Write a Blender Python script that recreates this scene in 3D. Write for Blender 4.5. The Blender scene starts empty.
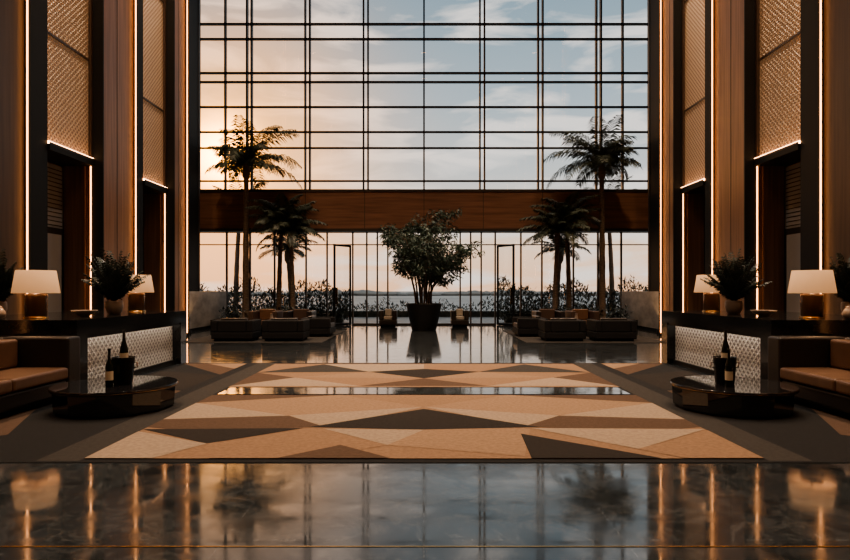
import bpy, bmesh, math, random
from mathutils import Vector, Matrix
random.seed(7)
sc = bpy.context.scene
R = random.random
def U(a, b): return a + (b - a) * R()

# ------------------------------------------------------------------ materials
def new_mat(name):
    m = bpy.data.materials.new(name); m.use_nodes = True
    nt = m.node_tree
    return m, nt, nt.nodes['Principled BSDF']

def pmat(name, col, rough=0.5, metal=0.0, var=0.0, vscale=(5, 5, 5), bump=0.0, bscale=60.0, spec=0.5, ior=1.5, coat=0.0):
    m, nt, p = new_mat(name)
    p.inputs['Base Color'].default_value = (*col, 1)
    p.inputs['Roughness'].default_value = rough
    p.inputs['Metallic'].default_value = metal
    p.inputs['Specular IOR Level'].default_value = spec
    p.inputs['IOR'].default_value = ior
    p.inputs['Coat Weight'].default_value = coat
    N = nt.nodes; L = nt.links
    tc = N.new('ShaderNodeTexCoord')
    if var > 0:
        mp = N.new('ShaderNodeMapping'); mp.inputs['Scale'].default_value = vscale
        L.new(tc.outputs['Object'], mp.inputs['Vector'])
        nz = N.new('ShaderNodeTexNoise'); nz.inputs['Scale'].default_value = 1.0
        nz.inputs['Detail'].default_value = 6
        L.new(mp.outputs['Vector'], nz.inputs['Vector'])
        cr = N.new('ShaderNodeValToRGB')
        cr.color_ramp.elements[0].position = 0.3; cr.color_ramp.elements[1].position = 0.7
        cr.color_ramp.elements[0].color = (*[c * (1 - var) for c in col], 1)
        cr.color_ramp.elements[1].color = (*[min(1, c * (1 + var)) for c in col], 1)
        L.new(nz.outputs['Fac'], cr.inputs['Fac'])
        L.new(cr.outputs['Color'], p.inputs['Base Color'])
    if bump > 0:
        n2 = N.new('ShaderNodeTexNoise'); n2.inputs['Scale'].default_value = bscale
        L.new(tc.outputs['Object'], n2.inputs['Vector'])
        b = N.new('ShaderNodeBump'); b.inputs['Strength'].default_value = bump
        b.inputs['Distance'].default_value = 0.01
        L.new(n2.outputs['Fac'], b.inputs['Height']); L.new(b.outputs['Normal'], p.inputs['Normal'])
    return m

def emat(name, col, s):
    m, nt, p = new_mat(name)
    p.inputs['Base Color'].default_value = (*col, 1)
    p.inputs['Emission Color'].default_value = (*col, 1)
    p.inputs['Emission Strength'].default_value = s
    return m

def math_node(nt, op, a, b=None):
    n = nt.nodes.new('ShaderNodeMath'); n.operation = op
    for i, v in enumerate([a, b]):
        if v is None: continue
        if isinstance(v, (int, float)): n.inputs[i].default_value = v
        else: nt.links.new(v, n.inputs[i])
    return n.outputs[0]

def glassmat(name, tint=(0.95, 0.97, 0.98)):
    m = bpy.data.materials.new(name); m.use_nodes = True
    nt = m.node_tree; N = nt.nodes; L = nt.links
    N.clear()
    o = N.new('ShaderNodeOutputMaterial'); mx = N.new('ShaderNodeMixShader')
    t = N.new('ShaderNodeBsdfTransparent'); g = N.new('ShaderNodeBsdfGlossy')
    t.inputs['Color'].default_value = (*tint, 1); g.inputs['Roughness'].default_value = 0.02
    lw = N.new('ShaderNodeLayerWeight'); lw.inputs['Blend'].default_value = 0.5
    f = math_node(nt, 'ADD', math_node(nt, 'MULTIPLY', math_node(nt, 'POWER', lw.outputs['Facing'], 5.0), .8), .03)
    L.new(f, mx.inputs[0]); L.new(t.outputs[0], mx.inputs[1]); L.new(g.outputs[0], mx.inputs[2])
    L.new(mx.outputs[0], o.inputs['Surface'])
    return m

def lattice_mat(name, ca, cb, cell, rough=0.45, bump=0.9, glow=0.0):
    """interlaced ring screen in the Y/Z plane (optional painted-in warm glow)"""
    m, nt, p = new_mat(name)
    N = nt.nodes; L = nt.links
    tc = N.new('ShaderNodeTexCoord'); sx = N.new('ShaderNodeSeparateXYZ')
    L.new(tc.outputs['Object'], sx.inputs[0])
    u = math_node(nt, 'MULTIPLY', sx.outputs['Y'], 1 / cell)
    v = math_node(nt, 'MULTIPLY', sx.outputs['Z'], 1 / cell)
    def ring(ou, ov):
        a = math_node(nt, 'SUBTRACT', math_node(nt, 'FRACT', math_node(nt, 'ADD', u, ou)), 0.5)
        b = math_node(nt, 'SUBTRACT', math_node(nt, 'FRACT', math_node(nt, 'ADD', v, ov)), 0.5)
        d = math_node(nt, 'SQRT', math_node(nt, 'ADD', math_node(nt, 'MULTIPLY', a, a), math_node(nt, 'MULTIPLY', b, b)))
        e = math_node(nt, 'ABSOLUTE', math_node(nt, 'SUBTRACT', d, 0.42))
        return math_node(nt, 'SUBTRACT', 1.0, math_node(nt, 'MULTIPLY', e, 8.0))
    r = math_node(nt, 'MAXIMUM', ring(50, 50), ring(50.5, 50.5))
    r = math_node(nt, 'MAXIMUM', r, 0.0)
    cr = N.new('ShaderNodeValToRGB')
    cr.color_ramp.elements[0].color = (*ca, 1); cr.color_ramp.elements[1].color = (*cb, 1)
    cr.color_ramp.elements[0].position = 0.15; cr.color_ramp.elements[1].position = 0.6
    L.new(r, cr.inputs['Fac']); L.new(cr.outputs['Color'], p.inputs['Base Color'])
    bm = N.new('ShaderNodeBump'); bm.inputs['Strength'].default_value = bump; bm.inputs['Distance'].default_value = 0.03
    L.new(r, bm.inputs['Height']); L.new(bm.outputs['Normal'], p.inputs['Normal'])
    p.inputs['Roughness'].default_value = rough
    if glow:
        p.inputs['Emission Color'].default_value = (1.0, .50, .22, 1)  # emission stands in for warm light on the screen, no lamp behind
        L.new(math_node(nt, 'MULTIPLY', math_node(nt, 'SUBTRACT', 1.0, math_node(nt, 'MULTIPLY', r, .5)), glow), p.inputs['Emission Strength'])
    return m

def marble_floor():
    m, nt, p = new_mat('polished_marble_floor')
    N = nt.nodes; L = nt.links
    tc = N.new('ShaderNodeTexCoord')
    n1 = N.new('ShaderNodeTexNoise'); n1.inputs['Scale'].default_value = 2.2; n1.inputs['Detail'].default_value = 12
    n1.inputs['Distortion'].default_value = 1.2; n1.inputs['Roughness'].default_value = 0.7
    L.new(tc.outputs['Object'], n1.inputs['Vector'])
    v = math_node(nt, 'ABSOLUTE', math_node(nt, 'SUBTRACT', n1.outputs['Fac'], 0.5))
    v = math_node(nt, 'MAXIMUM', math_node(nt, 'SUBTRACT', 1.0, math_node(nt, 'MULTIPLY', v, 60.0)), 0.0)
    cr = N.new('ShaderNodeValToRGB')
    cr.color_ramp.elements[0].position = 0.3; cr.color_ramp.elements[1].position = 0.8
    cr.color_ramp.elements[0].color = (0.018, 0.022, 0.025, 1); cr.color_ramp.elements[1].color = (0.055, 0.063, 0.069, 1)
    L.new(n1.outputs['Fac'], cr.inputs['Fac'])
    mv = N.new('ShaderNodeMix'); mv.data_type = 'RGBA'
    L.new(math_node(nt, 'MULTIPLY', v, 0.25), mv.inputs[0]); L.new(cr.outputs['Color'], mv.inputs[6]); mv.inputs[7].default_value = (0.25, 0.26, 0.26, 1)
    br = N.new('ShaderNodeTexBrick'); br.offset = 0.0
    br.inputs['Scale'].default_value = 1.0; br.inputs['Brick Width'].default_value = 1.2; br.inputs['Row Height'].default_value = 1.2
    br.inputs['Mortar Size'].default_value = 0.004; br.inputs['Mortar Smooth'].default_value = 0.0
    br.inputs['Color1'].default_value = (1, 1, 1, 1); br.inputs['Color2'].default_value = (0.7, 0.7, 0.7, 1)
    br.inputs['Mortar'].default_value = (1.3, 1.3, 1.3, 1)
    L.new(tc.outputs['Object'], br.inputs['Vector'])
    mx = N.new('ShaderNodeMix'); mx.data_type = 'RGBA'; mx.blend_type = 'MULTIPLY'; mx.inputs[0].default_value = 1.0
    L.new(mv.outputs[2], mx.inputs[6]); L.new(br.outputs['Color'], mx.inputs[7])
    L.new(mx.outputs[2], p.inputs['Base Color'])
    n2 = N.new('ShaderNodeTexNoise'); n2.inputs['Scale'].default_value = 4; n2.inputs['Detail'].default_value = 10
    L.new(tc.outputs['Object'], n2.inputs['Vector'])
    mr = N.new('ShaderNodeMapRange'); mr.inputs[1].default_value = 0.35; mr.inputs[2].default_value = 0.68
    mr.inputs[3].default_value = 0.04; mr.inputs[4].default_value = 0.13
    L.new(n2.outputs['Fac'], mr.inputs[0]); L.new(mr.outputs[0], p.inputs['Roughness'])
    p.inputs['IOR'].default_value = 1.9
    return m

M = {}
M['floor'] = marble_floor()
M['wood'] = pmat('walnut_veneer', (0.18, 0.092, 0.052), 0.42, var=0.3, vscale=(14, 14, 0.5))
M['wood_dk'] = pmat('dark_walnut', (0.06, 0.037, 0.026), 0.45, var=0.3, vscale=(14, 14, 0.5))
M['beamwood'] = pmat('beam_wood', (0.17, 0.085, 0.052), 0.45, var=0.3, vscale=(0.6, 12, 12))
M['black'] = pmat('black_metal', (0.010, 0.010, 0.010), 0.6, 0.0, spec=.25)
M['frame'] = pmat('bronze_frame', (0.045, 0.036, 0.03), 0.45, 0.2)
M['blackgloss'] = pmat('black_polished_stone', (0.014, 0.015, 0.016), 0.10, var=0.3)
M['piano'] = pmat('black_lacquer', (0.012, 0.012, 0.013), 0.04, ior=1.8)
M['charcoal'] = pmat('charcoal_upholstery', (0.013, 0.013, 0.014), 0.8, bump=0.3, bscale=200, spec=.3)
M['led'] = emat('warm_led', (1.0, 0.42, 0.15), 4.0)
M['led2'] = emat('warm_led_soft', (1.0, 0.52, 0.25), 6.0)
M['led3'] = emat('desk_led', (1.0, 0.80, 0.62), 8.0)
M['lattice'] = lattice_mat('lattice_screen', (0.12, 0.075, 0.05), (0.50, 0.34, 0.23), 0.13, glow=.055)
M['deskpanel'] = lattice_mat('embossed_desk_panel', (0.25, 0.24, 0.23), (0.68, 0.65, 0.61), 0.12, rough=0.35)
M['glass'] = glassmat('window_glass')
M['stone'] = pmat('travertine', (0.34, 0.31, 0.28), 0.35, var=0.3, vscale=(1, 2, 4))
M['ceil'] = pmat('ceiling_paint', (0.16, 0.13, 0.11), 0.7)
M['doorgrey'] = pmat('grey_door', (0.18, 0.19, 0.195), 0.5)
M['leather'] = pmat('cognac_leather', (0.125, 0.068, 0.041), 0.35, var=0.15, bump=0.2, bscale=120)
M['brownchair'] = pmat('brown_upholstery', (0.06, 0.034, 0.024), 0.6)
M['leather_dk'] = pmat('dark_leather', (0.022, 0.018, 0.016), 0.4, bump=0.2, bscale=120)
M['brass'] = pmat('brass', (0.55, 0.36, 0.16), 0.25, 1.0)
M['trunk'] = pmat('palm_trunk', (0.13, 0.095, 0.07), 0.9, var=0.4, vscale=(8, 8, 30), bump=0.6, bscale=40)
M['leaf'] = pmat('palm_leaf', (0.05, 0.06, 0.04), 0.5, var=0.4, vscale=(3, 3, 3))
M['leaf2'] = pmat('ficus_leaf', (0.055, 0.085, 0.065), 0.5, var=0.5, vscale=(4, 4, 4))
M['leaf3'] = pmat('dark_leaf', (0.03, 0.042, 0.034), 0.4, var=0.4, vscale=(9, 9, 9))
M['hedge'] = pmat('hedge_leaf', (0.09, 0.095, 0.075), 0.8, var=0.5, vscale=(2, 2, 2), spec=.2)
M['mist'] = pmat('misty_trees', (0.30, 0.29, 0.27), 0.9)  # distance haze is put into this pale tree colour
M['pot'] = pmat('black_pot', (0.015, 0.015, 0.016), 0.45)
M['soil'] = pmat('soil', (0.03, 0.02, 0.015), 0.95)
M['ceramic'] = pmat('taupe_ceramic', (0.25, 0.20, 0.165), 0.3)
M['smoke'] = pmat('smoked_lamp_base', (0.07, 0.045, 0.032), 0.12)
M['paver'] = pmat('terrace_paving', (0.28, 0.27, 0.25), 0.5, var=0.2)
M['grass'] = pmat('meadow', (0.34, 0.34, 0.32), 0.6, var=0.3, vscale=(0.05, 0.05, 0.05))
M['cream_up'] = pmat('cream_upholstery', (0.42, 0.37, 0.31), 0.8)
M['label'] = pmat('bottle_label', (0.55, 0.45, 0.32), 0.5)
M['bottle'] = pmat('dark_bottle_glass', (0.008, 0.012, 0.008), 0.06)
M['foil'] = pmat('bottle_foil', (0.05, 0.04, 0.03), 0.3, 0.8)
m, nt, p = new_mat('lamp_shade'); M['shade'] = m
p.inputs['Base Color'].default_value = (0.36, 0.26, 0.175, 1); p.inputs['Roughness'].default_value = 0.9
p.inputs['Emission Color'].default_value = (1.0, 0.48, 0.20, 1); p.inputs['Emission Strength'].default_value = 0.20
def rugm(n, c): return pmat('rug_' + n, c, 0.95, var=0.14, vscale=(25, 25, 25), bump=0.7, bscale=180, spec=0.15)
M['r_tan'] = rugm('tan', (0.235, 0.15, 0.098))
M['r_cream'] = rugm('cream', (0.295, 0.225, 0.168))
M['r_peach'] = rugm('peach', (0.26, 0.172, 0.115))
M['r_brown'] = rugm('brown', (0.095, 0.062, 0.045))
M['r_dark'] = rugm('dark', (0.030, 0.026, 0.024))
M['r_char'] = rugm('charcoal', (0.022, 0.022, 0.023))
M['r_grey'] = rugm('grey', (0.048, 0.044, 0.041))

# ------------------------------------------------------------------ builder
class MB:
    def __init__(s, loc=(0, 0, 0)):
        s.v = []; s.f = []; s.m = []; s.sm = []; s.mats = []; s.loc = Vector(loc)
    def mi(s, k):
        if k not in s.mats: s.mats.append(k)
        return s.mats.index(k)
    def add(s, vs, fs, k, smooth=False):
        o = len(s.v); s.v += [Vector(p) - s.loc for p in vs]
        i = s.mi(k)
        for f in fs:
            s.f.append([a + o for a in f]); s.m.append(i); s.sm.append(smooth)
    def box(s, x0, x1, y0, y1, z0, z1, k):
        x0, x1 = min(x0, x1), max(x0, x1)
        vs = [(x, y, z) for x in (x0, x1) for y in (y0, y1) for z in (z0, z1)]
        s.add(vs, [(0, 1, 3, 2), (4, 6, 7, 5), (0, 4, 5, 1), (2, 3, 7, 6), (0, 2, 6, 4), (1, 5, 7, 3)], k)
    def poly(s, pts, k): s.add(pts, [tuple(range(len(pts)))], k)
    def lathe(s, prof, c, k, seg=32, smooth=True, cap=True, rot=0):
        vs = []; n = len(prof)
        for r, z in prof:
            for i in range(seg):
                a = 2 * math.pi * i / seg + rot
                vs.append((c[0] + r * math.cos(a), c[1] + r * math.sin(a), c[2] + z))
        fs = []
        for j in range(n - 1):
            for i in range(seg):
                i2 = (i + 1) % seg
                fs.append((j * seg + i, j * seg + i2, (j + 1) * seg + i2, (j + 1) * seg + i))
        s.add(vs, fs, k, smooth)
        if cap:
            s.add([vs[i] for i in range(seg)], [tuple(range(seg))], k)
            s.add([vs[(n - 1) * seg + i] for i in range(seg)], [tuple(range(seg))], k)
    def tube(s, pts, rad, k, seg=8):
        vs = []; n = len(pts)
        for j, pnt in enumerate(pts):
            pnt = Vector(pnt)
            d = (Vector(pts[min(j + 1, n - 1)]) - Vector(pts[max(j - 1, 0)])).normalized()
            a = d.cross(Vector((0.13, 1, 0.07))).normalized(); b = d.cross(a)
            r = rad[j] if isinstance(rad, (list, tuple)) else rad
            for i in range(seg):
                t = 2 * math.pi * i / seg
                vs.append(pnt + a * r * math.cos(t) + b * r * math.sin(t))
        fs = [(j * seg + i, j * seg + (i + 1) % seg, (j + 1) * seg + (i + 1) % seg, (j + 1) * seg + i) for j in range(n - 1) for i in range(seg)]
        fs.append(tuple(range(seg))); fs.append(tuple((n - 1) * seg + i for i in range(seg)))
        s.add(vs, fs, k, True)
    def make(s, name, bevel=0, recalc=True, parent=None):
        me = bpy.data.meshes.new(name)
        me.from_pydata([tuple(v) for v in s.v], [], s.f)
        for k in s.mats: me.materials.append(M[k])
        me.polygons.foreach_set('material_index', s.m)
        me.polygons.foreach_set('use_smooth', s.sm)
        me.update()
        if recalc:
            bm = bmesh.new(); bm.from_mesh(me); bmesh.ops.recalc_face_normals(bm, faces=bm.faces); bm.to_mesh(me); bm.free()
        ob = bpy.data.objects.new(name, me); ob.location = s.loc
        sc.collection.objects.link(ob)
        if bevel:
            b = ob.modifiers.new('bevel', 'BEVEL'); b.width = bevel; b.segments = 3; b.limit_method = 'ANGLE'
        if parent: ob.parent = parent
        return ob

def light(name, kind, loc, energy, col, parent=None, **kw):
    d = bpy.data.lights.new(name, kind); d.energy = energy; d.color = col
    for a, b in kw.items(): setattr(d, a, b)
    o = bpy.data.objects.new(name, d); sc.collection.objects.link(o)
    if parent:
        o.parent = parent; o.location = Vector(loc) - parent.location
    else: o.location = loc
    return o

H = 16.0
YF = 25.7
XW = 9.75
# ------------------------------------------------------------------ floor / ceiling
b = MB(); b.box(-10.2, 10.2, -4.2, YF + 0.15, -0.2, 0, 'floor'); b.make('floor')
b = MB()
b.box(-7.6, 7.6, 3.50, 3.512, 0.0, 0.003, 'brass')
b.make('trim_1')
b = MB(); b.box(-10.2, 10.2, -4.2, YF + 0.15, H, H + 0.2, 'ceil')
for y in (2, 7, 12, 17, 22):
    b.box(-7.6, 7.6, y - .1, y + .1, H - 0.25, H, 'wood_dk')
b.make('ceiling')
b = MB(); b.box(-9.2, 9.2, -4.2, -4.0, 0, H, 'wood_dk')
for i in range(-4, 5):
    b.box(i * 2 - .03, i * 2 + .03, -4.0, -3.95, 0, H, 'brass')
b.make('wall_back')

# ------------------------------------------------------------------ side walls
pil = [(-4.0, -1.2), (1.2, 3.1), (5.5, 7.4), (9.8, 11.7), (14.4, 16.1), (18.5, 19.6)]
ZL = 4.62
for s, nm in ((-1, 'wall_left'), (1, 'wall_right')):
    b = MB()
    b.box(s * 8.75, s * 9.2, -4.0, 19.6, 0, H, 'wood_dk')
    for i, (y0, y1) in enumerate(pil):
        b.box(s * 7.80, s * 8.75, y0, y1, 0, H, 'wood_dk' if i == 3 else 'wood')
        b.box(s * 7.68, s * 8.0, y0 - 0.04, y0, 0, H, 'black')
        b.box(s * 7.68, s * 8.0, y1, y1 + 0.04, 0, H, 'black')
        yq = (y0 + y1) / 2
        b.box(s * 7.795, s * 7.80, yq - .008, yq + .008, 0, H, 'black')
        b.box(s * 7.72, s * 7.74, y1 - 0.02, y1, 0.1, H - .1, 'led')
        b.box(s * 7.72, s * 7.74, y0, y0 + 0.02, 0.1, H - .1, 'led')
        if i + 1 < len(pil):
            a0, a1 = y1 + 0.04, pil[i + 1][0] - 0.04
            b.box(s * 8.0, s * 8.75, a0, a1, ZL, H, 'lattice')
            fr = a0 + 0.9 if i != 4 else a0 + 0.8
            b.box(s * 7.93, s * 8.75, a0, fr, 0, H, 'black')
            b.box(s * 7.93, s * 8.0, a1 - 0.06, a1, ZL, H, 'wood_dk')
            b.box(s * 7.96, s * 7.98, a1 - .02, a1, 0.1, H - .1, 'led')
            b.box(s * 7.96, s * 7.98, fr, fr + .02, ZL, H - .1, 'led')
            b.box(s * 7.88, s * 8.75, fr, a1, ZL - 0.16, ZL - .03, 'black')
            b.box(s * 7.88, s * 7.89, fr, a1, ZL - .03, ZL + 0.01, 'wood_dk')
            b.box(s * 7.90, s * 7.94, fr, a1, ZL - .03, ZL + 0.03, 'led2')
            b.box(s * 7.98, s * 8.0, fr, a1, 6.95, 7.0, 'wood_dk')
            b.box(s * 7.98, s * 8.0, fr, a1, 10.3, 10.35, 'wood_dk')
            b.box(s * 8.68, s * 8.75, fr, a1, 0, ZL - .16, 'wood')
            b.box(s * 8.62, s * 8.68, fr + .25, a1 - .05, 2.95, ZL - .2, 'doorgrey')
            for k in range(14):
                zz = 3.0 + k * 0.1
                b.box(s * 8.61, s * 8.62, fr + .28, a1 - .08, zz, zz + .02, 'black')
            b.box(s * 8.60, s * 8.68, fr + .25, a1 - .05, 0, 2.95, 'black')
            b.box(s * 8.58, s * 8.60, fr + .36, a1 - .16, 0.05, 2.8, 'doorgrey')
            b.box(s * 8.1, s * 8.6, a1 - .035, a1, 0, ZL - .16, 'wood')
    b.make(nm)
    b = MB()
    b.box(s * 8.50, s * 9.2, 19.6, 22.7, 1.45, H, 'black')
    for yy in (20.6, 21.6): b.box(s * 8.49, s * 8.50, yy - .01, yy + .01, 1.45, H, 'frame')
    b.box(s * 8.48, s * 8.50, 22.6, 22.7, 1.45, H, 'frame')
    b.make('column')
    b = MB()
    b.box(s * 8.42, s * 9.2, 19.6, 22.7, 0, 1.45, 'stone')
    b.box(s * 8.42, s * (XW - .02), 22.7, YF - 0.12, 0, 1.45, 'stone')
    b.box(s * 8.40, s * 8.42, 19.6, YF - 0.12, 0, .1, 'black')
    b.make('low_stone_wall')
    b = MB(); b.box(s * XW, s * 10.2, 19.7, YF + .15, 0, H, 'wood_dk'); b.box(s * 9.2, s * XW, 19.7, 19.9, 0, H, 'wood_dk'); b.make('wall_side_alcove')

# ------------------------------------------------------------------ front curtain wall
b = MB()
zb1 = 5.68; zb0 = 4.05
zs = [1.5 + (290 - y) / 23.35 for y in (181, 148, 132, 107, 82, 73, 39, 24)]
def yz(x0, x1, z0, z1, k='glass', y=YF + .03):
    b.poly([(x0, y, z0), (x1, y, z0), (x1, y, z1), (x0, y, z1)], k)
for z in zs:
    t = .032
    b.box(-XW, XW, YF - .05, YF + .1, z - t, z + t, 'frame')
b.box(-XW, XW, YF - .05, YF + .1, H - .2, H, 'frame')
for k in range(-3, 4):
    x = k * 2.49
    if k == 0: b.box(-.035, .035, YF - .08, YF + .1, zb1, H, 'frame')
    else:
        b.box(x - .13, x - .065, YF - .12, YF + .1, zb1, H, 'frame')
        b.box(x + .065, x + .13, YF - .12, YF + .1, zb1, H, 'frame')
for s in (-1, 1):
    b.box(s * 9.6, s * XW, YF - .06, YF + .1, zb1, H, 'frame')
    b.box(s * 8.47, s * 8.54, YF - .08, YF + .1, zb1, H, 'frame')
yz(-9.6, 9.6, zb1, H)
b.make('window_1')
b = MB(); b.box(-XW + .01, XW - .01, YF - .5, YF + .3, zb0, zb1, 'beamwood')
b.box(-XW + .01, XW - .01, YF - .53, YF + .3, zb1 - .06, zb1 + .05, 'frame')
b.box(-XW + .01, XW - .01, YF - .53, YF + .3, zb0 - .08, zb0 + .03, 'frame')
for k in range(-3, 4):
    b.box(k * 2.49 - .012, k * 2.49 + .012, YF - .505, YF - .5, zb0, zb1, 'frame')
b.make('trim_2')
b = MB()
for x in (9.65, 8.45, 7.45, 6.4, 5.05, 3.05, 2.45, 2.0, 1.55):
    for s in (-1, 1): b.box(s * x - .03, s * x + .03, YF - .05, YF + .08, 0, zb0 - .08, 'frame')
for x0, x1 in ((-9.65, -4.15), (-3.05, 3.05), (4.15, 9.65)):
    b.box(x0, x1, YF - .04, YF + .07, 0, .07, 'frame')
    yz(x0, x1, .07, zb0 - .1)
b.box(-9.65, 9.65, YF - .04, YF + .07, 3.42, 3.46, 'frame')
for s in (-1, 1):
    yz(min(s * 3.05, s * 4.15), max(s * 3.05, s * 4.15), 3.46, zb0 - .1)
    b.box(s * 4.12, s * 4.18, YF - .05, YF + .08, 0, zb0 - .1, 'frame')
b.box(-.03, .03, YF - .05, YF + .08, 0, zb0 - .1, 'frame')
b.make('window_2')
for i, s in enumerate((-1, 1)):
    d = MB((s * 3.12, YF - .08, 0))
    def dbox(u0, u1, z0, z1, k, th=.05):
        ang = math.radians(55)
        ca, sa = math.cos(ang), math.sin(ang)
        pts = []
        for u in (u0, u1):
            for w in (-th / 2, th / 2):
                for z in (z0, z1):
                    pts.append((s * (3.12 + u * ca + w * sa), YF - .1 - u * sa + w * ca, z))
        d.add(pts, [(0, 1, 3, 2), (4, 6, 7, 5), (0, 4, 5, 1), (2, 3, 7, 6), (0, 2, 6, 4), (1, 5, 7, 3)], k)
    dbox(0, .08, .01, 3.4, 'black'); dbox(.96, 1.05, .01, 3.4, 'black')
    dbox(.07, .97, 3.32, 3.4, 'black'); dbox(.07, .97, .01, .1, 'black')
    dbox(.07, .97, .1, 3.32, 'glass', .012); dbox(.88, .92, .9, 1.6, 'brass', .13)
    d.make('door_%d' % (i + 1))

# ------------------------------------------------------------------ outdoors
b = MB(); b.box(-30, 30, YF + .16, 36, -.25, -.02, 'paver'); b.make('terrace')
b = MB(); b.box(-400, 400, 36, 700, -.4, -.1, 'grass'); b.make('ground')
def leafcloud(b, x0, x1, y0, y1, z0, z1, n, size, k, wav=0.0):
    for _ in range(n):
        t = R() ** 1.2; x = U(x0, x1)
        hh = 1 + wav * (math.sin(x * 2.1) * .5 + math.sin(x * 5.3 + 1) * .35)
        c = Vector((x, U(y0, y1), z0 + (z1 - z0) * t * hh))
        a = Vector((U(-1, 1), U(-1, 1), U(0, 1.2))).normalized() * size * U(.6, 1.5)
        w = a.cross(Vector((U(-1, 1), U(-1, 1), U(-1, 1)))).normalized() * size * .2
        w.z = 0
        b.add([c, c + a * .5 + w, c + a, c + a * .5 - w], [(0, 1, 2, 3)], k)
for s in (-1, 1):
    b = MB((s * 6, 28, 0))
    b.box(s * 3.8, s * 11.5, 27.8, 28.4, -.018, .4, 'hedge')
    leafcloud(b, s * 3.5, s * 11.6, 27.4, 28.8, .05, 1.6, 6500, .2, 'hedge', wav=.35)
    b.make('hedge', recalc=False)
b = MB((0, 34, 0))
b.box(-9, 9, 33.8, 34.2, -.018, .3, 'hedge')
leafcloud(b, -9, 9, 33.6, 34.4, .05, .75, 3000, .2, 'hedge', wav=.5)
b.make('low_hedge', recalc=False)
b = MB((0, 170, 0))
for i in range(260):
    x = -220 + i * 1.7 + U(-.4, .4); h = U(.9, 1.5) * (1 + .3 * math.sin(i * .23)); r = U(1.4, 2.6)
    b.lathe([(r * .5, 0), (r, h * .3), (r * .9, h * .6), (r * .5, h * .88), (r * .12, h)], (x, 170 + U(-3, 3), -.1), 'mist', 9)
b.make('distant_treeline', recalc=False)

# ------------------------------------------------------------------ plants
def frond(b, o, az, L, el, droop, k, nl=26, lw=.035, ll=.5, rad=.014, xmax=None):
    pts = []; p0 = Vector(o); n = 10
    for i in range(n + 1):
        pts.append(p0.copy())
        e = el - droop * (i / n) ** 1.3
        p0 += Vector((math.cos(az) * math.cos(e), math.sin(az) * math.cos(e), math.sin(e))) * (L / n)
    b.tube(pts, [rad * (1 - .8 * i / n) for i in range(n + 1)], k, 4)
    side = Vector((-math.sin(az), math.cos(az), 0))
    for j in range(2, nl):
        t = j / nl * n; i = min(int(t), n - 1); f = t - i
        c = pts[i].lerp(pts[i + 1], f); d = (pts[i + 1] - pts[i]).normalized()
        l = ll * math.sin(math.pi * (0.12 + .83 * j / nl)) ** .7 * U(.85, 1.1)
        for sg in (-1, 1):
            dr = (side * sg * .85 + d * .6 + Vector((0, 0, U(-.1, .2)))).normalized()
            m1 = c + dr * l * .5; m2 = c + dr * l * .95 + Vector((0, 0, -l * U(.3, .5)))
            w = d * lw
            b.add([c - w * .4, c + w * .4, m1 + w, m2, m1 - w], [(0, 1, 2, 4), (4, 2, 3)], k)
def palm(loc, h, fl, nf, name='palm_tree', lean=0, r0=.17, ll=.5, wall=0, wlen=.45, back=.75):
    b = MB(loc); x, y, z = loc
    n = 14; pts = []; rad = []
    for i in range(n + 1):
        t = i / n
        pts.append((x + lean * t * t, y, z + h * t)); rad.append(r0 * (1 - .4 * t) * (1.12 if i % 2 else 1))
    b.tube(pts, rad, 'trunk', 12)
    top = Vector(pts[-1])
    b.lathe([(.02, -.5), (r0 * 1.1, -.3), (r0 * 1.2, 0), (.05, .3)], top, 'trunk', 10)
    for i in range(nf):
        az = i * 2.399 + U(-.2, .2); t = i / nf
        el = 1.4 - 1.35 * t
        L_ = fl * U(.85, 1.1)
        out = wall * math.cos(az)
        if out > 0: L_ *= 1 - wlen * out
        if math.sin(az) > .4: L_ *= back
        frond(b, top + Vector((0, 0, .15)), az, L_, el, U(1.0, 1.7), 'leaf', 30, .028, ll)
    return b.make(name, recalc=False)
for s in (-1, 1):
    b = MB((s * 6.2, 24.4, 0))
    b.box(s * 4.7, s * 8.3, 23.3, 24.9, 0, .34, 'blackgloss'); b.box(s * 4.78, s * 8.22, 23.38, 24.82, .34, .345, 'soil')
    leafcloud(b, s * 4.9, s * 8.1, 23.5, 24.7, .35, .75, 700, .18, 'leaf3')
    b.make('planter_box', recalc=False)
    palm((s * 7.1, 23.9, .346), 5.95, 2.45, 36, lean=s * -.02, r0=.135, ll=.6, wall=s, back=.7)
    palm((s * 5.2, 23.8, .346), 3.25, 1.6, 26, lean=s * .1, r0=.11, ll=.42)
    palm((s * 5.85, 24.2, .346), 3.75, 1.6, 26, lean=s * -.1, r0=.11, ll=.42)
    palm((s * 6.6, 29.8, -.018), 3.3, 1.6, 20, lean=s * .2, r0=.12, ll=.45)
    palm((s * 9.6, 30.6, -.018), 5.3, 2.2, 26, lean=s * -.2, r0=.14, ll=.55)

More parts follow.
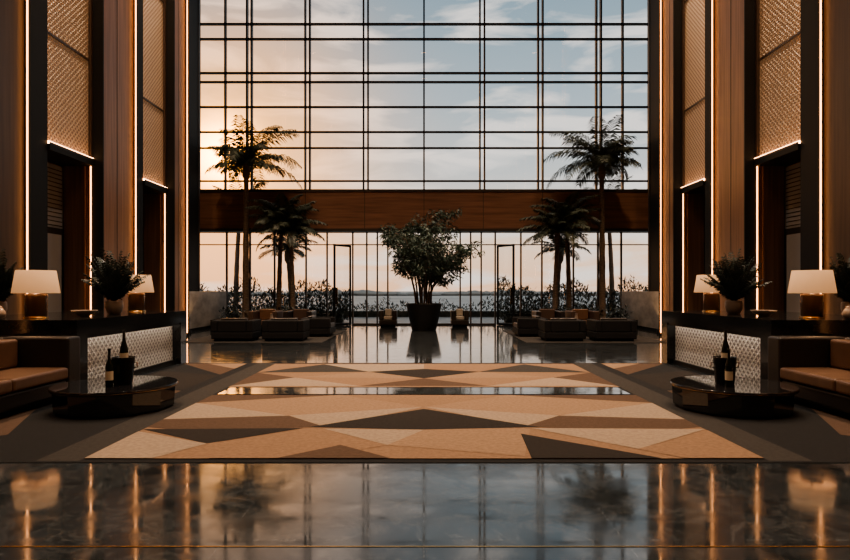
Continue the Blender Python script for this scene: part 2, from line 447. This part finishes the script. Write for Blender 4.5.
# central potted tree
b = MB((0, 22.4, 0)); c = (0, 22.4, 0)
b.lathe([(.42, 0), (.46, .02), (.66, .95), (.68, 1.0), (.62, 1.0), (.6, .92)], c, 'pot', 40, cap=False)
b.lathe([(.0, .9), (.61, .9)], c, 'soil', 30, cap=False); b.lathe([(0, 0.0), (.42, 0.0)], c, 'pot', 30, cap=False)
for i in range(15):
    a = i * 2.4; r = U(.08, .36); tx = math.cos(a) * r; ty = math.sin(a) * r
    hh = 1.9 + 1.55 * ((i * 0.618) % 1); sp = U(.5, .95) + (3.4 - hh) * .45
    pts = [(tx + math.cos(a) * sp * (t ** 2) + U(-.02, .02), 22.4 + ty + math.sin(a) * sp * .8 * t * t, .88 + hh * t) for t in [j / 8 for j in range(9)]]
    b.tube(pts, [.038 * (1 - .6 * j / 8) for j in range(9)], 'trunk', 6)
    for j in range(4, 9):
        for q in range(5):
            az = U(0, 6.28); L = U(.4, .85); o = Vector(pts[j])
            e = U(-.1, .7); d = Vector((math.cos(az) * math.cos(e), math.sin(az) * math.cos(e), math.sin(e)))
            end = o + d * L
            b.tube([o, o + d * L * .6 + Vector((0, 0, .03)), end], [.01, .007, .003], 'trunk', 4)
            for w in range(27):
                cc = o + d * L * U(.4, 1.05) + Vector((U(-.12, .12), U(-.12, .12), U(-.16, .08)))
                aa = Vector((U(-1, 1), U(-1, 1), U(-1.2, .2))).normalized() * U(.12, .25)
                ww = aa.cross(Vector((U(-1, 1), U(-1, 1), U(-1, 1)))).normalized() * .026
                b.add([cc, cc + aa * .5 + ww, cc + aa, cc + aa * .5 - ww], [(0, 1, 2, 3)], 'leaf2')
b.make('potted_tree', recalc=False)

# ------------------------------------------------------------------ reception desks + items
for s in (-1, 1):
    b = MB((s * 6, 10.5, 0))
    ya, yb = 8.55, 12.5
    b.box(s * 4.95, s * 7.2, ya, yb, .84, 1.07, 'blackgloss')
    b.box(s * 4.95, s * 7.2, yb - .28, yb, 0, .84, 'blackgloss')
    b.box(s * 4.95, s * 7.2, ya, ya + .28, 0, .84, 'blackgloss')
    b.box(s * 5.16, s * 7.1, ya + .28, yb - .28, 0.0, .84, 'wood_dk')
    b.box(s * 5.12, s * 5.16, ya + .28, yb - .28, 0.08, .84, 'deskpanel')
    b.box(s * 4.99, s * 5.02, ya + .3, yb - .3, .832, .84, 'led3')
    b.box(s * 4.965, s * 4.985, ya + .28, yb - .28, .79, .84, 'blackgloss')
    b.box(s * 5.08, s * 5.16, ya + .28, yb - .28, 0, .08, 'black')
    b.make('reception_desk')
    for (lx, ly) in ((5.98, 9.25), (5.75, 12.0)):
        b = MB((s * lx, ly, 1.071)); c = (s * lx, ly, 1.071)
        b.lathe([(.17, 0), (.17, .02), (.02, .025)], c, 'brass', 28)
        b.lathe([(.15, .022), (.155, .05), (.155, .34), (.15, .37), (.02, .375)], c, 'smoke', 28)
        b.lathe([(.012, .37), (.012, .5)], c, 'brass', 10)
        b.lathe([(.325, .38), (.27, .73), (.265, .73), (.32, .38)], c, 'shade', 40, cap=False)
        for a in range(3):
            t = a * 2.094
            b.tube([(c[0], c[1], c[2] + .5), (c[0] + .3 * math.cos(t), c[1] + .3 * math.sin(t), c[2] + .5)], .004, 'brass', 5)
        o = b.make('table_lamp')
        light('bulb', 'POINT', (c[0], c[1], c[2] + .58), 9, (1, .54, .26), o, shadow_soft_size=.05)
    for (lx, ly, sc_) in ((5.55, 10.75, 1.0), (6.95, 9.75, .85)):
        b = MB((s * lx, ly, 1.071)); c = Vector((s * lx, ly, 1.071))
        b.lathe([(.09, 0), (.11, .01), (.15, .12), (.145, .22), (.13, .24), (.12, .22)], c, 'ceramic', 28, cap=False)
        b.lathe([(0, .22), (.13, .22)], c, 'soil', 20, cap=False)
        b.lathe([(0, 0), (.09, 0)], c, 'ceramic', 20, cap=False)
        for i in range(48):
            az = i * 2.399; t = i / 48
            frond(b, c + Vector((0, 0, .2)), az, U(.78, 1.1) * sc_ * (1 - .3 * t), 1.52 - .75 * t, U(.15, .7), 'leaf3', 18, .018, .16, .008)
        b.make('potted_plant', recalc=False)
    b = MB((s * 5.55, 9.8, 1.071)); c = (s * 5.55, 9.8, 1.071)
    b.lathe([(.06, 0), (.08, .01), (.17, .07), (.2, .1), (.19, .1), (.15, .07), (.01, .02)], c, 'ceramic', 32)
    b.make('bowl')
    c = (s * 6.35, 8.95, 1.071)
    b = MB(c)
    b.lathe([(.05, 0), (.09, .03), (.10, .08), (.07, .14), (.045, .17), (.05, .19), (.04, .19)], c, 'ceramic', 28)
    b.make('vase')

    # sofas (stand on the side carpet)
    z = .008
    b = MB((s * 5.4, 7, z))
    b.box(s * 4.92, s * 5.9, 5.75, 8.3, z, .09, 'black')
    b.box(s * 4.82, s * 5.95, 5.9, 8.1, .09, .30, 'leather_dk')
    b.box(s * 5.68, s * 5.97, 5.62, 8.38, .09, .86, 'leather_dk')
    b.box(s * 4.80, s * 5.97, 8.1, 8.40, .09, .86, 'leather_dk')
    b.box(s * 4.80, s * 5.97, 5.6, 5.9, .09, .86, 'leather_dk')
    for y0, y1 in ((5.905, 6.995), (7.005, 8.095)):
        b.box(s * 4.79, s * 5.66, y0, y1, .30, .46, 'leather')
        b.box(s * 5.46, s * 5.68, y0 + .01, y1 - .01, .465, .84, 'leather')
    b.make('sofa', bevel=.035)

    # coffee table
    cx, cy = s * 3.9, 7.6
    b = MB((cx, cy, z))
    b.lathe([(.66, z + .002), (.69, .03), (.70, .19), (.705, .27)], (cx, cy, 0), 'piano', 12, smooth=False, rot=.2)
    b.lathe([(.72, .27), (.73, .28), (.73, .305), (.72, .315)], (cx, cy, 0), 'piano', 64)
    b.lathe([(.732, .286), (.732, .290)], (cx, cy, 0), 'brass', 64)
    b.make('coffee_table')
    bx, by = cx - s * .1, cy - .02
    zt = .316
    b = MB((bx, by, zt)); c = (bx, by, zt)
    b.lathe([(.105, 0), (.11, .01), (.135, .33), (.142, .34), (.132, .34), (.10, .03)], c, 'blackgloss', 32, cap=False)
    b.lathe([(0, 0.0), (.105, 0.0)], c, 'blackgloss', 32, cap=False)
    b.lathe([(0, .27), (.12, .27)], c, 'foil', 24, cap=False)
    for sg in (-1, 1): b.tube([(bx + sg * .135, by, zt + .27), (bx + sg * .175, by, zt + .27), (bx + sg * .175, by, zt + .21), (bx + sg * .128, by, zt + .2)], .007, 'brass', 6)
    b.make('ice_bucket')
    c = (bx + .01, by, zt + .272)
    bt = MB(c)
    bt.lathe([(.048, 0), (.05, .12), (.045, .18), (.022, .27), (.017, .29), (.017, .39), (.02, .39), (.02, .405), (.01, .41)], c, 'bottle', 24)
    bt.lathe([(.0505, .06), (.0505, .12)], c, 'label', 24, cap=False)
    bt.lathe([(.0182, .30), (.0182, .388)], c, 'foil', 20, cap=False)
    bt.make('champagne_bottle')
    c = (bx - .06, by - .22, zt)
    bt = MB(c)
    bt.lathe([(.042, 0), (.044, .01), (.044, .24), (.04, .27), (.018, .34), (.015, .36), (.015, .45), (.018, .45), (.018, .465), (.01, .467)], c, 'bottle', 24)
    bt.lathe([(.0447, .08), (.0447, .19)], c, 'label', 24, cap=False)
    bt.make('wine_bottle')

# ------------------------------------------------------------------ carpets
def carpet(name, x0, x1, y0, y1, z0, base, polys, th=.01):
    b = MB(((x0 + x1) / 2, (y0 + y1) / 2, z0))
    b.box(x0, x1, y0, y1, z0, z0 + th, base)
    for i, (k, pts) in enumerate(polys):
        zz = z0 + th + .0002 * (i + 1)
        b.poly([(max(x0, min(x1, px)), max(y0, min(y1, py)), zz) for px, py in pts], k)
    return b.make(name, recalc=False)
P = []
P += [('r_brown', [(-3, 8.5), (-1.2, 8.5), (-3, 7.9)]), ('r_peach', [(-3, 7.9), (-1.2, 8.5), (0, 7.63), (-1.6, 7.1)]),
      ('r_brown', [(3, 8.5), (1.2, 8.5), (3, 7.9)]), ('r_peach', [(3, 7.9), (1.2, 8.5), (0, 7.63), (1.6, 7.1)]),
      ('r_tan', [(-1.2, 8.5), (0, 7.63), (1.2, 8.5)]),
      ('r_cream', [(-3, 7.9), (-1.6, 7.1), (-3, 6.9)]), ('r_cream', [(3, 7.9), (1.6, 7.1), (3, 6.9)]),
      ('r_brown', [(-3, 6.9), (-1.6, 7.1), (-1.08, 6.52), (-2.4, 6.3), (-3, 6.5)]),
      ('r_brown', [(3, 6.9), (1.6, 7.1), (1.04, 6.52), (2.4, 6.3), (3, 6.5)]),
      ('r_cream', [(-1.6, 7.1), (0, 7.63), (-1.08, 6.52)]), ('r_cream', [(1.6, 7.1), (0, 7.63), (1.08, 6.52)]),
      ('r_dark', [(-1.25, 6.5), (0, 7.5), (1.25, 6.5), (0, 6.38)]),
      ('r_cream', [(-1.08, 6.43), (0, 6.38), (-.35, 5.75)]), ('r_peach', [(0, 6.38), (1.15, 6.48), (.9, 5.36), (-.35, 5.75)]),
      ('r_dark', [(-3, 6.4), (-1.3, 6.45), (-2.1, 5.8)]), ('r_tan', [(-1.2, 6.45), (-.35, 5.75), (-1.0, 5.3), (-2.1, 5.8)]),
      ('r_cream', [(-3, 6.3), (-2.1, 5.8), (-2.4, 5.3), (-3, 5.3)]), ('r_tan', [(-2.1, 5.8), (-1.0, 5.3), (-1.9, 5.3)]),
      ('r_dark', [(1.0, 6.2), (2.1, 5.3), (.95, 5.3)]), ('r_cream', [(1.15, 6.45), (3, 6.4), (2.0, 5.6)]),
      ('r_tan', [(3, 6.35), (2.0, 5.6), (2.3, 5.3), (3, 5.3)]), ('r_brown', [(-1.3, 5.3), (-.8, 5.75), (-.3, 5.3)])]
carpet('dark_border_carpet', -4.93, 4.93, 5.2, 12.3, 0.0, 'r_char', [
    ('r_grey', [(s * 3.02, 5.25), (s * 3.02, 12.25), (s * 3.4, 12.25), (s * 3.4, 5.25)]) for s in (-1, 1)] + [
    (k, [(s * a, c_) for a, c_ in pts]) for s in (-1, 1) for k, pts in (
        ('r_brown', [(3.6, 12.2), (4.9, 12.2), (3.6, 10.6)]), ('r_peach', [(3.6, 11.4), (4.4, 12.2), (3.6, 12.2)]),
        ('r_dark', [(3.6, 10.5), (4.9, 11.1), (4.9, 9.4), (3.6, 9.0)]), ('r_brown', [(3.6, 8.9), (4.6, 9.3), (4.9, 8.6), (3.6, 8.0)]),
        ('r_brown', [(4.9, 5.6), (4.9, 7.6), (4.3, 6.2)]))], th=.005)
for s in (-1, 1):
    b = MB((s * 6.3, 6.8, 0)); b.box(s * 4.94, s * 7.6, 5.2, 8.5, 0, .006, 'r_char'); b.make('side_carpet')
carpet('geometric_rug', -3, 3, 5.3, 8.5, 0.009, 'r_tan', P, th=.004)
Q = [('r_cream', [(-3, 9.3), (-1, 9.3), (-2.2, 10.2)]), ('r_brown', [(-3, 9.3), (-2.2, 10.2), (-3, 10.8)]), ('r_brown', [(-1, 9.3), (0, 10.1), (1, 9.3)]),
     ('r_cream', [(1, 9.3), (3, 9.3), (2.2, 10.2)]), ('r_brown', [(3, 9.3), (2.2, 10.2), (3, 10.8)]),
     ('r_peach', [(-2.2, 10.2), (0, 10.1), (-1, 10.9)]), ('r_peach', [(2.2, 10.2), (0, 10.1), (1, 10.9)]),
     ('r_dark', [(-1, 10.9), (0, 10.1), (1, 10.9), (0, 11.3)]), ('r_grey', [(-3, 10.8), (-1, 10.9), (-2, 12)]), ('r_grey', [(3, 10.8), (1, 10.9), (2, 12)]),
     ('r_cream', [(-2, 12), (-1, 10.9), (0, 11.3), (0, 12)]), ('r_tan', [(2, 12), (1, 10.9), (0, 11.3), (0, 12)])]
carpet('geometric_rug', -3, 3, 9.2, 12.1, 0.009, 'r_tan', Q, th=.004)
b = MB((0, 8.85, .009)); b.box(-2.95, 2.95, 8.56, 9.14, .009, .015, 'floor'); b.make('trim_3')

# ------------------------------------------------------------------ rear lounge
def armchair(x, y, ang, w=1.2, d=1.0, h=.62, body='charcoal', cush='leather_dk', z=.014):
    b = MB((x, y, z)); mt = Matrix.Rotation(ang, 3, 'Z')
    def bx(x0, x1, y0, y1, z0, z1, k):
        vs = [Vector((x, y, 0)) + mt @ Vector((a, c, e)) for a in (x0, x1) for c in (y0, y1) for e in (z0, z1)]
        b.add(vs, [(0, 1, 3, 2), (4, 6, 7, 5), (0, 4, 5, 1), (2, 3, 7, 6), (0, 2, 6, 4), (1, 5, 7, 3)], k)
    W, D = w / 2, d / 2
    bx(-W + .06, W - .06, -D + .06, D - .06, z, .08, 'black')
    bx(-W, W, -D, D, .08, .28, body)
    bx(-W, -W + .18, -D, D, .28, h, body); bx(W - .18, W, -D, D, .28, h, body)
    bx(-W + .18, W - .18, -D, -D + .18, .28, h, body)
    bx(-W + .19, W - .19, -D + .19, D, .285, .43, cush)
    bx(-W + .22, W - .22, -D + .19, -D + .34, .435, h + .06, cush)
    return b.make('armchair', bevel=.03)
for s in (-1, 1):
    b = MB((s * 4.9, 19.6, 0)); b.box(s * 2.9, s * 7.0, 17.0, 22.2, 0, .012, 'r_grey'); b.make('area_rug')
    armchair(s * 5.55, 17.8, 0); armchair(s * 4.08, 17.8, 0)
    armchair(s * 5.6, 21.3, math.pi, 1.0, .95, .76, 'brownchair', 'leather'); armchair(s * 4.4, 21.3, math.pi, 1.0, .95, .76, 'leather_dk', 'brownchair')
    armchair(s * 3.45, 19.6, s * math.pi / 2, 1.2, .95, .6)
    b = MB((s * 4.95, 19.5, 0.013)); b.box(s * 4.5, s * 5.5, 19.1, 19.9, .34, .4, 'blackgloss'); b.box(s * 4.7, s * 5.3, 19.3, 19.7, .013, .34, 'black'); b.make('side_table')
    b = MB((s * 4.95, 19.5, .4)); b.lathe([(.05, 0), (.09, .08), (.05, .2), (.035, .3), (.045, .33)], (s * 4.95, 19.5, .401), 'ceramic', 20)
    b.make('vase')
    armchair(s * 1.47, 24.75, math.pi, .72, .7, .66, 'frame', 'cream_up', z=.001)
    b = MB((s * 8.1, 20.6, 0)); b.lathe([(.09, 0.001), (.09, .12), (.07, .12)], (s * 8.2, 20.9, 0), 'black', 20); o = b.make('floor_uplight')
    light('uplight', 'SPOT', (s * 8.2, 20.9, .16), 60, (1, .6, .3), o, spot_size=2.0, shadow_soft_size=.05).rotation_euler = (math.pi, s * .25, 0)

# ------------------------------------------------------------------ unseen ceiling fill lights, added to brighten the hall
for x, en, cl in ((-6.7, 1600, (1, .70, .46)), (0, 950, (1, .84, .68)), (6.7, 1600, (1, .70, .46))):
    for y in (5, 10.5, 15, 19):
        b = MB((x, y, H - .12)); b.lathe([(.2, 0), (.2, .119)], (x, y, H - .12), 'black', 24, cap=False)
        b.lathe([(0, .06), (.19, .06)], (x, y, H - .12), 'led2', 24, cap=False)
        o = b.make('added_fill_fixture', recalc=False)
        light('added_fill_spot', 'SPOT', (x, y, H - .15), en, cl, o, spot_size=1.7, spot_blend=.8, shadow_soft_size=.2)

# ------------------------------------------------------------------ world
w = bpy.data.worlds.new('dawn_sky'); sc.world = w; w.use_nodes = True
nt = w.node_tree; N = nt.nodes; L = nt.links
bg = N['Background']
tc = N.new('ShaderNodeTexCoord'); sx = N.new('ShaderNodeSeparateXYZ'); L.new(tc.outputs['Generated'], sx.inputs[0])
cr = N.new('ShaderNodeValToRGB'); L.new(sx.outputs['Z'], cr.inputs['Fac'])
els = [(0.0, (.98, .58, .35)), (.06, (.96, .66, .46)), (.13, (.78, .67, .58)), (.19, (.56, .57, .56)), (.3, (.38, .45, .49)), (.45, (.23, .32, .38)), (1, (.16, .23, .29))]
cr.color_ramp.elements[0].position = 0; cr.color_ramp.elements[0].color = (*els[0][1], 1)
cr.color_ramp.elements[1].position = 1; cr.color_ramp.elements[1].color = (*els[-1][1], 1)
for p_, c_ in els[1:-1]:
    e = cr.color_ramp.elements.new(p_); e.color = (*c_, 1)
mp = N.new('ShaderNodeMapping'); mp.inputs['Scale'].default_value = (1.8, 1.8, 6.5); mp.inputs['Location'].default_value = (3.1, .4, 1.2)
L.new(tc.outputs['Generated'], mp.inputs['Vector'])
nz = N.new('ShaderNodeTexNoise'); nz.inputs['Scale'].default_value = 3.6; nz.inputs['Detail'].default_value = 10; nz.inputs['Distortion'].default_value = .5
L.new(mp.outputs['Vector'], nz.inputs['Vector'])
mr = N.new('ShaderNodeMapRange'); mr.inputs[1].default_value = .46; mr.inputs[2].default_value = .6; mr.inputs[3].default_value = 0; mr.inputs[4].default_value = .8
L.new(nz.outputs['Fac'], mr.inputs[0])
mx = N.new('ShaderNodeMix'); mx.data_type = 'RGBA'; L.new(mr.outputs[0], mx.inputs[0]); L.new(cr.outputs['Color'], mx.inputs[6])
mx.inputs[7].default_value = (.90, .83, .77, 1)
sd = Vector((-.335, 1, .225)).normalized()
dp = N.new('ShaderNodeVectorMath'); dp.operation = 'DOT_PRODUCT'; L.new(tc.outputs['Generated'], dp.inputs[0]); dp.inputs[1].default_value = sd
g1 = math_node(nt, 'POWER', math_node(nt, 'MAXIMUM', dp.outputs['Value'], 0.0), 55.0)
g2 = math_node(nt, 'MULTIPLY', math_node(nt, 'POWER', math_node(nt, 'MAXIMUM', dp.outputs['Value'], 0.0), 1200.0), 16.0)
gg = math_node(nt, 'ADD', math_node(nt, 'MULTIPLY', g1, 1.3), g2)
tint = N.new('ShaderNodeMix'); tint.data_type = 'RGBA'; tint.blend_type = 'MULTIPLY'
L.new(math_node(nt, 'MINIMUM', g1, 1.0), tint.inputs[0]); L.new(mx.outputs[2], tint.inputs[6]); tint.inputs[7].default_value = (1.0, .55, .25, 1)
vm = N.new('ShaderNodeVectorMath'); vm.operation = 'SCALE'; vm.inputs[0].default_value = (1.0, .40, .08); L.new(gg, vm.inputs['Scale'])
va = N.new('ShaderNodeVectorMath'); va.operation = 'ADD'; L.new(tint.outputs[2], va.inputs[0]); L.new(vm.outputs[0], va.inputs[1])
L.new(va.outputs[0], bg.inputs['Color']); bg.inputs['Strength'].default_value = 0.66

# ------------------------------------------------------------------ camera
cam = bpy.data.cameras.new('camera'); co = bpy.data.objects.new('camera', cam); sc.collection.objects.link(co)
co.location = (0, 0, 1.5); co.rotation_euler = (math.pi / 2, 0, 0)
cam.sensor_width = 36; cam.lens = 600 / 850 * 36; cam.shift_y = 10 / 850; cam.shift_x = 1 / 850
cam.clip_end = 1000
sc.camera = co
sc.view_settings.view_transform = 'AgX'
sc.view_settings.look = 'AgX - Medium High Contrast'
sc.view_settings.exposure = 0.95
